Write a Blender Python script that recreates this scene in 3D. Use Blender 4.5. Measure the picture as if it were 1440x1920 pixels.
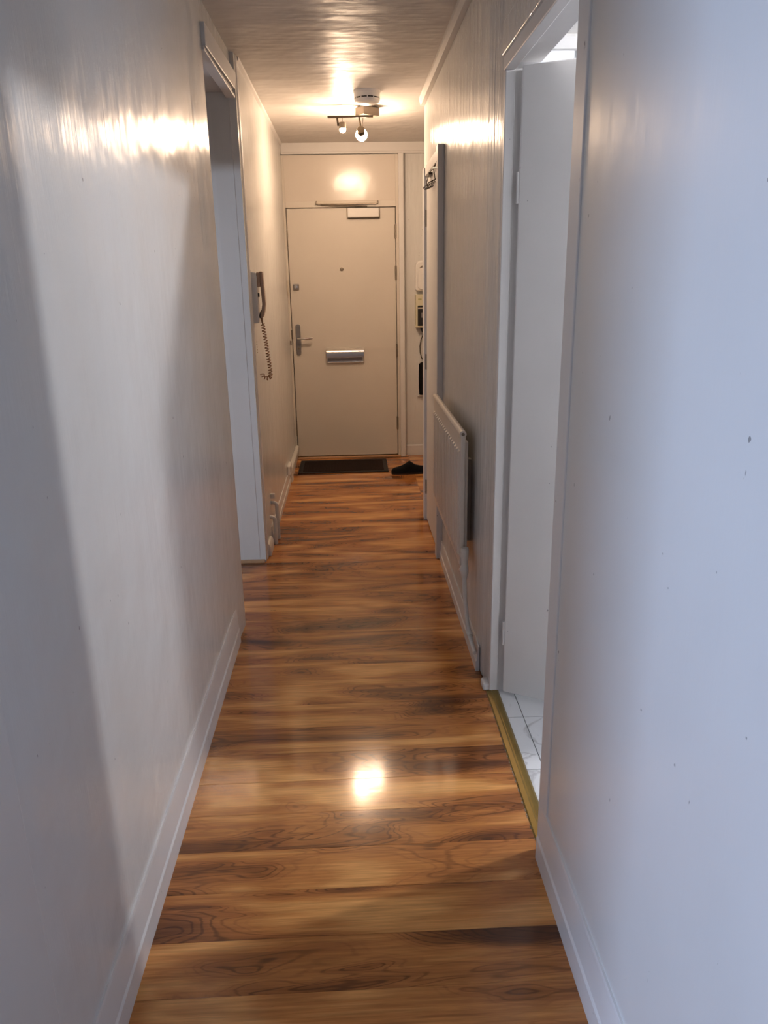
import bpy, bmesh, math, random
from mathutils import Vector, Matrix
random.seed(7)
for o in list(bpy.data.objects): bpy.data.objects.remove(o)
S = bpy.context.scene
C = S.collection
PI = math.pi
# ---------------------------------------------------------------- camera
F_PX = 1440.0
PP = Vector((720.0, 960.0)); VPT = Vector((654.0, 518.0)); VVT = Vector((799.0, 5540.0))
H = 1.5
_fw = Vector((VPT.x-PP.x, VPT.y-PP.y, F_PX)).normalized()
_dn = Vector((VVT.x-PP.x, VVT.y-PP.y, F_PX)); _dn = (_dn-_fw*_dn.dot(_fw)).normalized()
_rt = _dn.cross(_fw)
W3 = Matrix((_rt, _fw, -_dn))                 # image space (x right, y down, z ahead) -> world
cam = bpy.data.cameras.new('camera')
cam.sensor_fit = 'VERTICAL'; cam.sensor_height = 36.0; cam.lens = F_PX/1920.0*36.0
cam.clip_start = 0.02
cam_o = bpy.data.objects.new('camera', cam); C.objects.link(cam_o)
ax = W3 @ Vector((1, 0, 0)); ay = W3 @ Vector((0, -1, 0)); az = W3 @ Vector((0, 0, -1))
m = Matrix((ax, ay, az)).transposed().to_4x4(); m.translation = (0, 0, H)
cam_o.matrix_world = m
S.camera = cam_o
def ray(x, y): return W3 @ Vector((x-PP.x, y-PP.y, F_PX))
def onx(x, y, X): r = ray(x, y); return r*(X/r.x)+Vector((0, 0, H))
def ony(x, y, Y): r = ray(x, y); return r*(Y/r.y)+Vector((0, 0, H))
def onz(x, y, z): r = ray(x, y); return r*((z-H)/r.z)+Vector((0, 0, H))
# ---------------------------------------------------------------- world, lights, exposure
S.view_settings.view_transform = 'Standard'; S.view_settings.look = 'None'
S.view_settings.gamma = 1.0; S.view_settings.use_curve_mapping = False
S.view_settings.exposure = 0.0
YB = -1.30                       # wall behind the camera
wd = bpy.data.worlds.new('sky'); S.world = wd; wd.use_nodes = True
bg = wd.node_tree.nodes['Background']; bg.inputs[0].default_value = (0.62, 0.76, 1.0, 1); bg.inputs[1].default_value = 1.0
DAY = (0.70, 0.82, 1.0)
LAMP_RGB = (1.0, 0.70, 0.47); LAMP_STRENGTH = 1700.0; LAMP2_STRENGTH = 330.0
def area(name, loc, dirv, sx, sy, watts, col=DAY):
    l = bpy.data.lights.new(name, 'AREA'); l.shape = 'RECTANGLE'; l.size = sx; l.size_y = sy
    l.energy = watts; l.color = col
    o = bpy.data.objects.new(name, l); C.objects.link(o)
    o.location = loc; o.rotation_euler = Vector(dirv).to_track_quat('-Z', 'Z').to_euler()
    return o
# daylight entering at the windows of the rooms that open onto the hall
area('window_bathroom_offscreen', (2.25, 1.75, 1.55), (-1, 0, 0), 0.38, 0.70, 10, (0.58, 0.73, 1.0))
area('window_near_room_offscreen', (-2.99, -0.35, 1.50), (1, 0, 0), 1.4, 1.2, 102, (0.50, 0.66, 1.0))
area('window_side_room_offscreen', (-2.20, 1.09, 1.30), (0, 1, 0), 0.70, 0.50, 20, (0.86, 0.90, 1.0))

# ---------------------------------------------------------------- materials
def newmat(name):
    mt = bpy.data.materials.new(name); mt.use_nodes = True
    nt = mt.node_tree; return mt, nt, nt.nodes['Principled BSDF']
def N(nt, typ, **kw):
    n = nt.nodes.new(typ)
    for k, v in kw.items():
        if k in n.inputs: n.inputs[k].default_value = v
        else: setattr(n, k, v)
    return n
def L(nt, a, b): nt.links.new(a, b)
def mapped(nt, scale, src='Position'):
    if src == 'Position': g = N(nt, 'ShaderNodeNewGeometry').outputs['Position']
    else: g = N(nt, 'ShaderNodeTexCoord').outputs['Object']
    mp = N(nt, 'ShaderNodeMapping'); mp.inputs['Scale'].default_value = scale
    L(nt, g, mp.inputs['Vector']); return mp.outputs[0]
def paint(name, col, rough=0.32, streak=(35, 35, 1.6), bump=0.25, lump=0.12, var=0.05, specks=False, spec=0.5, dist=0.004):
    mt, nt, p = newmat(name)
    p.inputs['Roughness'].default_value = rough
    p.inputs['Specular IOR Level'].default_value = spec
    n1 = N(nt, 'ShaderNodeTexNoise', Scale=1.0, Detail=5.0, Roughness=0.62); L(nt, mapped(nt, streak), n1.inputs['Vector'])
    n2 = N(nt, 'ShaderNodeTexNoise', Scale=2.2, Detail=3.0); L(nt, mapped(nt, (1, 1, 1)), n2.inputs['Vector'])
    cr = N(nt, 'ShaderNodeValToRGB')
    a = [c*(1-var) for c in col]; b = [min(1, c*(1+var)) for c in col]
    cr.color_ramp.elements[0].color = (*a, 1); cr.color_ramp.elements[1].color = (*b, 1)
    cr.color_ramp.elements[0].position = 0.3; cr.color_ramp.elements[1].position = 0.7
    L(nt, n2.outputs[0], cr.inputs[0])
    out = cr.outputs[0]
    if specks:                                    # scuffs and chips in the old gloss paint
        n3 = N(nt, 'ShaderNodeTexNoise', Scale=1.0, Detail=2.0, Roughness=0.6); L(nt, mapped(nt, (46, 46, 30)), n3.inputs['Vector'])
        r3 = N(nt, 'ShaderNodeValToRGB'); r3.color_ramp.elements[0].position = 0.755; r3.color_ramp.elements[1].position = 0.775
        L(nt, n3.outputs[0], r3.inputs[0])
        mx = N(nt, 'ShaderNodeMix', data_type='RGBA'); mx.inputs['B'].default_value = (*[c*0.42 for c in col], 1)
        L(nt, r3.outputs[0], mx.inputs['Factor']); L(nt, out, mx.inputs['A']); out = mx.outputs['Result']
    L(nt, out, p.inputs['Base Color'])
    b1 = N(nt, 'ShaderNodeBump', Strength=bump, Distance=dist); L(nt, n1.outputs[0], b1.inputs['Height'])
    n4 = N(nt, 'ShaderNodeTexNoise', Scale=6.0, Detail=2.0); L(nt, mapped(nt, (1, 1, 1)), n4.inputs['Vector'])
    b2 = N(nt, 'ShaderNodeBump', Strength=lump, Distance=0.02); L(nt, n4.outputs[0], b2.inputs['Height']); L(nt, b1.outputs[0], b2.inputs['Normal'])
    L(nt, b2.outputs[0], p.inputs['Normal'])
    return mt
def plain(name, col, rough=0.5, metal=0.0, spec=0.5, noise=0.06, nscale=40):
    mt, nt, p = newmat(name)
    p.inputs['Roughness'].default_value = rough; p.inputs['Metallic'].default_value = metal
    p.inputs['Specular IOR Level'].default_value = spec
    n = N(nt, 'ShaderNodeTexNoise', Scale=nscale, Detail=3.0); L(nt, mapped(nt, (1, 1, 1)), n.inputs['Vector'])
    cr = N(nt, 'ShaderNodeValToRGB')
    cr.color_ramp.elements[0].color = (*[c*(1-noise) for c in col], 1); cr.color_ramp.elements[1].color = (*[min(1, c*(1+noise)) for c in col], 1)
    L(nt, n.outputs[0], cr.inputs[0]); L(nt, cr.outputs[0], p.inputs['Base Color'])
    return mt
def emit(name, col, st):
    mt, nt, p = newmat(name)
    p.inputs['Base Color'].default_value = (0.9, 0.9, 0.9, 1)
    p.inputs['Emission Color'].default_value = (*col, 1); p.inputs['Emission Strength'].default_value = st
    return mt
WALL = (0.685, 0.678, 0.655)
M = {}
M['wall'] = paint('gloss_wall_paint', WALL, 0.19, (16, 16, 0.9), 0.65, 0.18, 0.03, True, spec=0.20, dist=0.013)
M['wall_left'] = paint('smoother_gloss_wall_paint', WALL, 0.23, (30, 30, 1.5), 0.20, 0.28, 0.03, True, spec=0.20, dist=0.006)
M['wall_day'] = paint('satin_wall_paint', WALL, 0.34, (40, 40, 2.0), 0.08, 0.12, 0.03, True)
M['matte'] = paint('matt_trim_paint', (0.66, 0.63, 0.60), 0.6, (30, 30, 30), 0.1, 0.1, 0.04, spec=0.2)
M['ceil'] = paint('gloss_ceiling_paint', (0.70, 0.665, 0.63), 0.42, (0.8, 6, 1), 0.8, 0.50, 0.04, spec=0.10, dist=0.010)
M['trim'] = paint('gloss_trim_paint', (0.72, 0.70, 0.68), 0.42, (20, 20, 2.0), 0.15, 0.10, 0.04, True, spec=0.25)
M['skirt'] = paint('scuffed_skirting_paint', (0.72, 0.705, 0.69), 0.30, (20, 3.0, 20), 0.2, 0.15, 0.07, True)
M['door'] = paint('cream_door_paint', (0.66, 0.61, 0.54), 0.38, (30, 30, 2), 0.08, 0.05, 0.03)
M['gpanel'] = paint('glossy_cream_panel_paint', (0.68, 0.62, 0.55), 0.20, (30, 30, 8), 0.10, 0.12, 0.03)
M['bwall'] = paint('bathroom_wall_paint', (0.68, 0.69, 0.70), 0.4, (20, 20, 2), 0.05, 0.05, 0.02)
M['rad'] = plain('cream_radiator_enamel', (0.70, 0.63, 0.55), 0.30, noise=0.03)
M['pipe'] = plain('painted_pipe', (0.70, 0.67, 0.62), 0.32, noise=0.05)
M['gold'] = plain('brass_threshold', (0.24, 0.165, 0.045), 0.40, 0.6, noise=0.18, nscale=18)
M['chrome'] = plain('brushed_steel', (0.72, 0.70, 0.68), 0.22, 1.0, noise=0.06)
M['dullmetal'] = plain('dull_grey_metal', (0.30, 0.29, 0.29), 0.38, 0.8, noise=0.1)
M['hinge'] = plain('tarnished_hinge_metal', (0.24, 0.20, 0.16), 0.42, 0.7, noise=0.2)
M['black'] = plain('black_felt', (0.004, 0.004, 0.005), 0.9, spec=0.2, noise=0.3, nscale=120)
M['blackplastic'] = plain('black_plastic', (0.014, 0.013, 0.013), 0.3)
M['fur'] = plain('black_fleece', (0.010, 0.009, 0.009), 0.95, spec=0.1, noise=0.4, nscale=160)
M['matpile'] = plain('dark_brown_mat_pile', (0.022, 0.013, 0.010), 0.95, spec=0.15, noise=0.35, nscale=170)
M['matedge'] = plain('black_rubber_edge', (0.010, 0.007, 0.006), 0.7, noise=0.2)
M['ivory'] = plain('ivory_plastic', (0.60, 0.53, 0.44), 0.35, noise=0.03)
M['tan'] = plain('tan_phone_plastic', (0.40, 0.27, 0.19), 0.35, noise=0.05)
M['cord'] = plain('brown_coiled_cord', (0.27, 0.135, 0.065), 0.45, noise=0.08)
M['white'] = plain('white_plastic', (0.76, 0.74, 0.71), 0.32, noise=0.03)
M['meter'] = plain('cream_meter_case', (0.62, 0.58, 0.42), 0.38, noise=0.03)
M['olive'] = plain('olive_print', (0.30, 0.30, 0.10), 0.6)
M['bronze'] = plain('dark_satin_metal', (0.075, 0.058, 0.04), 0.35, 0.75, noise=0.1)
M['lampbase'] = plain('lamp_base_metal', (0.20, 0.165, 0.13), 0.30, 0.6, noise=0.06)
M['wire'] = plain('dark_wire', (0.060, 0.045, 0.032), 0.35, 0.6, noise=0.1)
M['sillwood'] = plain('pale_sill_wood', (0.50, 0.30, 0.16), 0.45, noise=0.15, nscale=25)
M['bulb'] = emit('lit_bulb', LAMP_RGB, LAMP_STRENGTH)
M['bulb2'] = emit('lit_globe', LAMP_RGB, LAMP2_STRENGTH)
M['bulb3'] = emit('lit_bathroom_globe', (0.95, 0.95, 1.0), 1500.0)
M['crumb'] = plain('dusty_filler', (0.24, 0.17, 0.11), 0.8)
M['grout'] = plain('grey_grout', (0.42, 0.42, 0.42), 0.8)
def glassmat():
    mt, nt, p = newmat('window_glass'); p.inputs['Transmission Weight'].default_value = 1.0; p.inputs['Roughness'].default_value = 0.0
    n = N(nt, 'ShaderNodeTexNoise', Scale=3.0); b = N(nt, 'ShaderNodeBump', Strength=0.01); L(nt, n.outputs[0], b.inputs['Height']); L(nt, b.outputs[0], p.inputs['Normal'])
    return mt
def wood():
    mt, nt, p = newmat('glossy_laminate_wood')
    rnd = N(nt, 'ShaderNodeObjectInfo').outputs['Random']
    rm = N(nt, 'ShaderNodeMath', operation='MULTIPLY'); rm.inputs[1].default_value = 57.0; L(nt, rnd, rm.inputs[0])
    def noise(scale, detail=4, rough=0.55, dist=0.0, off=0.0):
        n = N(nt, 'ShaderNodeTexNoise', noise_dimensions='4D'); n.inputs['Scale'].default_value = 1.0
        n.inputs['Detail'].default_value = detail; n.inputs['Roughness'].default_value = rough; n.inputs['Distortion'].default_value = dist
        L(nt, mapped(nt, scale), n.inputs['Vector'])
        ad = N(nt, 'ShaderNodeMath', operation='ADD'); ad.inputs[1].default_value = off; L(nt, rm.outputs[0], ad.inputs[0]); L(nt, ad.outputs[0], n.inputs['W'])
        return n.outputs[0]
    def ramp(src, *stops):
        r = N(nt, 'ShaderNodeValToRGB'); e = r.color_ramp.elements
        while len(e) < len(stops): e.new(0.5)
        for i, (pos, c) in enumerate(stops):
            e[i].position = pos; e[i].color = (*c, 1) if isinstance(c, tuple) else (c, c, c, 1)
        L(nt, src, r.inputs[0]); return r.outputs[0]
    def mixc(f, a, b, mode='MIX'):
        x = N(nt, 'ShaderNodeMix', data_type='RGBA', blend_type=mode)
        if isinstance(f, float): x.inputs['Factor'].default_value = f
        else: L(nt, f, x.inputs['Factor'])
        L(nt, a, x.inputs['A']); L(nt, b, x.inputs['B']); return x.outputs['Result']
    dk = N(nt, 'ShaderNodeRGB'); dk.outputs[0].default_value = (0.070, 0.028, 0.013, 1)
    # one warped field drives pale heartwood ovals, the growth rings around them and the dark surrounds
    field = noise((1.15, 5.2, 1), 2.0, 0.5, 1.5, 11.0)
    rough_ = noise((1.0, 30.0, 1), 6, 0.62, 0.8, 41.0)
    r0 = N(nt, 'ShaderNodeMath', operation='SUBTRACT'); r0.inputs[1].default_value = 0.5; L(nt, rough_, r0.inputs[0])
    r1 = N(nt, 'ShaderNodeMath', operation='MULTIPLY_ADD'); r1.inputs[1].default_value = 0.34; L(nt, r0.outputs[0], r1.inputs[0]); L(nt, field, r1.inputs[2])
    base = ramp(r1.outputs[0], (0.29, (0.115, 0.042, 0.017)), (0.39, (0.240, 0.086, 0.027)), (0.46, (0.390, 0.148, 0.043)), (0.55, (0.480, 0.195, 0.056)), (0.66, (0.700, 0.345, 0.112)))
    r2 = N(nt, 'ShaderNodeMath', operation='MULTIPLY_ADD'); r2.inputs[1].default_value = 0.06; L(nt, r0.outputs[0], r2.inputs[0]); L(nt, field, r2.inputs[2])
    mu = N(nt, 'ShaderNodeMath', operation='MULTIPLY'); mu.inputs[1].default_value = 190.0; L(nt, r2.outputs[0], mu.inputs[0])
    sn = N(nt, 'ShaderNodeMath', operation='SINE'); L(nt, mu.outputs[0], sn.inputs[0])
    ring = ramp(sn.outputs[0], (0.35, 0.0), (1.0, 1.0))
    where = ramp(field, (0.30, 0.75), (0.44, 0.60), (0.52, 0.10), (0.60, 0.0))
    rk = N(nt, 'ShaderNodeMath', operation='MULTIPLY'); L(nt, ring, rk.inputs[0]); L(nt, where, rk.inputs[1])
    c25 = mixc(rk.outputs[0], base, dk.outputs[0])
    fine = ramp(noise((7.0, 170.0, 1), 3, 0.6, 0.0, 5.0), (0.35, 0.80), (0.65, 1.14))
    c3 = mixc(1.0, c25, fine, 'MULTIPLY')
    knot = ramp(noise((5.0, 26.0, 1), 4, 0.65, 1.6, 71.0), (0.265, 0.9), (0.300, 0.0))
    c4 = mixc(knot, c3, dk.outputs[0])
    L(nt, c4, p.inputs['Base Color'])
    p.inputs['Roughness'].default_value = 0.12; p.inputs['Specular IOR Level'].default_value = 0.5
    b = N(nt, 'ShaderNodeBump', Strength=0.06, Distance=0.002); L(nt, noise((6, 60, 1), 3, 0.6, 0.0, 3.0), b.inputs['Height'])
    L(nt, b.outputs[0], p.inputs['Normal'])
    return mt
def marble():
    mt, nt, p = newmat('white_marble_tile')
    n = N(nt, 'ShaderNodeTexNoise', Scale=3.2, Detail=6.0, Distortion=1.6); L(nt, mapped(nt, (1, 1, 1)), n.inputs['Vector'])
    r = N(nt, 'ShaderNodeValToRGB'); e = r.color_ramp.elements
    e[0].position = 0.47; e[0].color = (0.72, 0.73, 0.74, 1); e[1].position = 0.53; e[1].color = (0.74, 0.75, 0.76, 1)
    v = e.new(0.50); v.color = (0.50, 0.50, 0.51, 1)
    L(nt, n.outputs[0], r.inputs[0]); L(nt, r.outputs[0], p.inputs['Base Color']); p.inputs['Roughness'].default_value = 0.12
    return mt
M['glass'] = glassmat(); M['wood'] = wood(); M['marble'] = marble()

# ---------------------------------------------------------------- helpers
def box(bm, x0, x1, y0, y1, z0, z1):
    vs = [bm.verts.new(p) for p in ((x0,y0,z0),(x1,y0,z0),(x1,y1,z0),(x0,y1,z0),(x0,y0,z1),(x1,y0,z1),(x1,y1,z1),(x0,y1,z1))]
    for f in ((0,3,2,1),(4,5,6,7),(0,1,5,4),(1,2,6,5),(2,3,7,6),(3,0,4,7)): bm.faces.new([vs[i] for i in f])
    return vs
def prism(bm, pts, axis, a, b):
    """closed 2D outline swept along an axis: 'x' -> pts are (y,z); 'y' -> (x,z); 'z' -> (x,y)"""
    def mk(p, t): return {'x': (t, p[0], p[1]), 'y': (p[0], t, p[1]), 'z': (p[0], p[1], t)}[axis]
    A = [bm.verts.new(mk(p, a)) for p in pts]; B = [bm.verts.new(mk(p, b)) for p in pts]
    n = len(pts)
    for i in range(n): bm.faces.new((A[i], A[(i+1) % n], B[(i+1) % n], B[i]))
    bm.faces.new(A[::-1]); bm.faces.new(B)
def frame_axes(d):
    d = d.normalized(); up = Vector((0, 0, 1)) if abs(d.z) < 0.9 else Vector((0, 1, 0))
    u = d.cross(up).normalized(); return u, d.cross(u).normalized()
def tube(bm, pts, r, n=8, caps=True):
    pts = [Vector(p) for p in pts]; rings = []
    u = None
    for i, p in enumerate(pts):
        d = (pts[min(i+1, len(pts)-1)]-pts[max(i-1, 0)]).normalized()
        if u is None: u, w = frame_axes(d)
        else:
            u = (u-d*u.dot(d)).normalized(); w = d.cross(u)
        rr = r[i] if isinstance(r, (list, tuple)) else r
        rings.append([bm.verts.new(p+(u*math.cos(t)+w*math.sin(t))*rr) for t in [2*PI*k/n for k in range(n)]])
    for a, b in zip(rings, rings[1:]):
        for k in range(n): bm.faces.new((a[k], a[(k+1) % n], b[(k+1) % n], b[k]))
    if caps: bm.faces.new(rings[0][::-1]); bm.faces.new(rings[-1])
def lathe(bm, prof, c, d=(0, 0, 1), n=28):
    """prof: (radius, height) pairs about axis d from c"""
    c = Vector(c); d = Vector(d).normalized(); u, w = frame_axes(d); rings = []
    for r, h in prof:
        if r < 1e-6: rings.append([bm.verts.new(c+d*h)])
        else: rings.append([bm.verts.new(c+d*h+(u*math.cos(2*PI*k/n)+w*math.sin(2*PI*k/n))*r) for k in range(n)])
    for a, b in zip(rings, rings[1:]):
        for k in range(n):
            q = [a[k % len(a)], a[(k+1) % len(a)], b[(k+1) % len(b)], b[k % len(b)]]
            q2 = []
            for v in q:
                if v not in q2: q2.append(v)
            if len(q2) > 2: bm.faces.new(q2)
    for rg, fl in ((rings[0], True), (rings[-1], False)):
        if len(rg) > 1: bm.faces.new(rg[::-1] if fl else rg)
ORG = {}
def origin(o): return ORG.get(o.name, Vector((0, 0, 0)))
def obj(name, bm, mat, parent=None, smooth=False, bevel=0.0, segs=2):
    if parent is not None: bmesh.ops.translate(bm, verts=bm.verts, vec=-origin(parent))
    bmesh.ops.recalc_face_normals(bm, faces=bm.faces)
    me = bpy.data.meshes.new(name); bm.to_mesh(me); bm.free()
    me.materials.append(M[mat] if isinstance(mat, str) else mat)
    if smooth:
        for p in me.polygons: p.use_smooth = True
    o = bpy.data.objects.new(name, me); C.objects.link(o)
    if parent is not None:
        o.parent = parent; ORG[o.name] = origin(parent)
    if bevel > 0:
        md = o.modifiers.new('bevel', 'BEVEL'); md.width = bevel; md.segments = segs; md.limit_method = 'ANGLE'; md.angle_limit = math.radians(40)
    if smooth:
        md = o.modifiers.new('edges', 'EDGE_SPLIT'); md.split_angle = math.radians(42)
    return o
def boxes(name, lst, mat, parent=None, bevel=0.0, smooth=False):
    bm = bmesh.new()
    for b in lst: box(bm, *b)
    return obj(name, bm, mat, parent, smooth, bevel)
def tag(o, label, cat, group=None, kind=None):
    o['label'] = label; o['category'] = cat
    if group: o['group'] = group
    if kind: o['kind'] = kind
    return o
def thing(name, label, cat, loc, kind=None, group=None):
    o = bpy.data.objects.new(name, None); C.objects.link(o); o.location = loc; o.empty_display_size = 0.05
    ORG[o.name] = Vector(loc)
    return tag(o, label, cat, group, kind)
def struct(name, lst, mat, label, cat, bevel=0.0):
    return tag(boxes(name, lst, mat, None, bevel), label, cat, kind='structure')
def pstruct(name, pts, axis, a, b, mat, label, cat, bevel=0.0):
    bm = bmesh.new(); prism(bm, pts, axis, a, b)
    return tag(obj(name, bm, mat, None, False, bevel), label, cat, kind='structure')

# ---------------------------------------------------------------- measures (metres; camera stands over the origin, +Y down the hall)
CZ = 2.49
XL, XLF = -0.525, -0.50          # near and far left wall faces
XR = 0.47                        # right wall face
YE = 6.55                        # end wall face
YC = 4.97                        # right wall corner, hall widens beyond it
BX = 2.25; BY0, BY1 = 0.95, 3.80 # bathroom
RX = -3.0                        # rooms on the left
# ---------------------------------------------------------------- floor
fl = struct('floor', [(-3.2, 2.45, -1.45, 6.75, -0.12, -0.012)], 'wood', 'orange brown glossy laminate floor running the length of the hall', 'floor')
PITCH = 0.1485; Y0 = 1.902-PITCH*22
def plank_mesh(x0, x1):
    bm = bmesh.new(); g = 0.0002; c = 0.0006; w = PITCH
    prism(bm, [(g, -0.012), (w-g, -0.012), (w-g, -c), (w-g-c, 0), (g+c, 0), (g, -c)], 'x', x0, x1)
    bmesh.ops.recalc_face_normals(bm, faces=bm.faces)
    me = bpy.data.meshes.new('plank'); bm.to_mesh(me); bm.free(); me.materials.append(M['wood']); return me
pm_hall = plank_mesh(-0.74, 0.472); pm_room = plank_mesh(-1.95, -0.741); pm_end = plank_mesh(0.4725, 1.26)
i = 0
while True:
    y = Y0+PITCH*i
    if y > YE-0.02: break
    for me, ok in ((pm_hall, True), (pm_room, 2.9 < y < 4.05 or y < 0.9), (pm_end, y > YC-0.1)):
        if ok:
            o = bpy.data.objects.new('plank', me); C.objects.link(o); o.parent = fl; o.location = (0, y, 0)
    i += 1
bf = struct('floor_bathroom', [(0.515, BX, BY0, BY1, -0.011, -0.006)], 'grout', 'white marble tiled bathroom floor beyond the brass strip', 'floor')
bm = bmesh.new(); box(bm, 0.0015, 0.2985, 0.0015, 0.2985, -0.006, 0.0)
me = bpy.data.meshes.new('tile'); bm.to_mesh(me); bm.free(); me.materials.append(M['marble'])
bm = bmesh.new(); box(bm, 0.243, 0.2985, 0.0015, 0.2985, -0.006, 0.0)
me0 = bpy.data.meshes.new('tile'); bm.to_mesh(me0); bm.free(); me0.materials.append(M['marble'])
for ix in range(6):
    for iy in range(9):
        x, y = 0.272+0.3*ix, 0.96+0.3*iy+0.2
        if x+0.3 > BX or y+0.3 > BY1: continue
        o = bpy.data.objects.new('tile', me0 if ix == 0 else me); C.objects.link(o); o.parent = bf; o.location = (x, y, 0)
# ---------------------------------------------------------------- ceiling
struct('ceiling', [(-3.2, 2.45, -1.45, 6.75, CZ, CZ+0.12)], 'ceil', 'glossy cream painted hall ceiling with faint paper ripples', 'ceiling')
# ---------------------------------------------------------------- walls
pstruct('wall_left', [(XL-0.12, 0.855), (XL, 0.855), (XL, 2.90), (XL+0.001, 2.96), (XL+0.007, 3.06), (XL+0.013, 3.195), (XL+0.012, 3.21), (XL-0.12, 3.21)], 'z', 0, CZ, 'wall_left',
        'glossy white painted wall beside the open side room doorway', 'wall')
struct('wall_left_far', [(XLF-0.12, XLF, 4.0, YE, 0, CZ)], 'wall_left', 'glossy cream wall carrying the intercom phone', 'wall')
struct('wall_left_header', [(XL-0.12, XL+0.006, 3.20, 4.0, 2.345, CZ)], 'wall', 'short stretch of wall over the side room opening', 'wall')
struct('wall_left_behind', [(XL-0.12, XL, YB, -0.05, 0, CZ), (XL-0.12, XL, -0.05, 0.855, 2.06, CZ)], 'wall', 'white wall around the near doorway behind the camera', 'wall')
struct('wall_right', [(XR, XR+0.10, YB, 1.705, 0, CZ)], 'wall_day', 'glossy white wall in bluish daylight before the bathroom doorway', 'wall')
pstruct('wall_right_far', [(XR+0.10, 2.56), (XR+0.015, 2.56), (XR+0.013, 2.58), (XR+0.004, 2.69), (XR, 2.75), (XR, YC), (XR+0.10, YC)], 'z', 0, CZ, 'wall',
        'glossy white brush-marked wall behind the radiator', 'wall')
struct('wall_right_header', [(XR+0.008, XR+0.10, 1.69, 2.56, 2.115, CZ)], 'wall', 'wall panel over the bathroom doorway', 'wall')
struct('wall_end', [(XLF-0.12, 1.35, YE, YE+0.12, 0, CZ)], 'wall', 'cream end wall around the front door', 'wall')
struct('wall_alcove', [(1.25, 1.35, YC, YE, 0, CZ), (XR+0.10, 1.35, YC-0.1, YC, 0, CZ)], 'wall', 'cream walls of the alcove beside the front door', 'wall')
struct('wall_back', [(-3.2, BX, YB-0.12, YB, 0, CZ)], 'wall', 'white wall closing the hall behind the camera', 'wall')
def window(n, cx, cy, cz, w, h, axis, label):
    t = thing('window_%d' % n, label, 'window', (cx, cy, cz-h/2), kind='structure')
    bm = bmesh.new(); f = 0.05; d = 0.03
    def bb(a0, a1, z0, z1):
        if axis == 'x': box(bm, cx-d, cx+d, cy+a0, cy+a1, z0, z1)
        else: box(bm, cx+a0, cx+a1, cy-d, cy+d, z0, z1)
    bb(-w/2-f, -w/2, cz-h/2-f, cz+h/2+f); bb(w/2, w/2+f, cz-h/2-f, cz+h/2+f); bb(-w/2, w/2, cz-h/2-f, cz-h/2); bb(-w/2, w/2, cz+h/2, cz+h/2+f)
    obj('window_frame', bm, 'trim', t)
    return t
def holed(name, axis, pos0, pos1, a0, a1, ha, hb, z0, z1, mat, label):
    L_ = [(a0, ha, 0, CZ), (hb, a1, 0, CZ), (ha, hb, 0, z0), (ha, hb, z1, CZ)]
    return struct(name, [((pos0, pos1, a, b, c, d) if axis == 'x' else (a, b, pos0, pos1, c, d)) for a, b, c, d in L_], mat, label, 'wall')
# bathroom shell with its window
holed('wall_bathroom_window', 'x', BX, BX+0.12, BY0-0.1, BY1+0.1, 1.51, 1.99, 1.15, 1.95, 'bwall', 'pale bathroom wall with a small window')
window(1, BX+0.06, 1.75, 1.55, 0.38, 0.70, 'x', 'small white framed bathroom window')
struct('wall_bathroom_near', [(XR+0.10, BX, BY0-0.1, BY0, 0, CZ)], 'bwall', 'pale near wall inside the bathroom', 'wall')
wb = struct('wall_bathroom_far', [(XR+0.10, BX, BY1, BY1+0.1, 0, CZ)], 'bwall', 'pale bluish bathroom wall seen above the open door', 'wall')
pa = ony(1078, 95, BY1).x; pb = ony(1009, 108, BY1).x
for x0, x1 in ((pb+0.004, pa-0.004), (pa+0.004, pa+0.40), (pa+0.408, pa+0.80)):
    boxes('panel', [(x0, x1, BY1-0.012, BY1, 0.05, CZ-0.055)], 'bwall', wb, 0.003)
pstruct('trim_1', [(BY1, CZ), (BY1-0.045, CZ), (BY1-0.05, CZ-0.012), (BY1-0.018, CZ-0.05), (BY1, CZ-0.055)], 'x', XR+0.10, BX, 'trim', 'white coving along the bathroom wall top', 'coving')
boxes('pipe_casing', [(pb-0.035, pb-0.004, BY1-0.03, BY1, 0.05, CZ-0.05)], 'bwall', wb)
# side room on the left: its far wall shows through the opening
struct('wall_side_room_far', [(RX, XLF-0.12, 4.0, 4.1, 0, CZ)], 'wall_day', 'white side room wall in cool daylight', 'wall')
holed('wall_side_room_near', 'y', 0.97, 1.09, RX, XL-0.12, -2.6, -1.8, 1.0, 1.6, 'wall', 'white side room wall with a window')
window(2, -2.2, 1.03, 1.30, 0.70, 0.50, 'y', 'white framed side room window')
holed('wall_outer_left', 'x', RX-0.12, RX, YB, 4.1, -1.10, 0.40, 0.85, 2.15, 'wall', 'white outer wall of the rooms on the left')
window(3, RX-0.06, -0.35, 1.50, 1.4, 1.2, 'x', 'white framed window of the near room')
struct('side_room_shade_block', [(RX, XL-0.12, 3.58, 3.68, 1.93, CZ)], 'wall', 'added unseen block that shades the upper side room wall', 'wall')  # unseen block, added to cut the window light off the upper far wall
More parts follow.
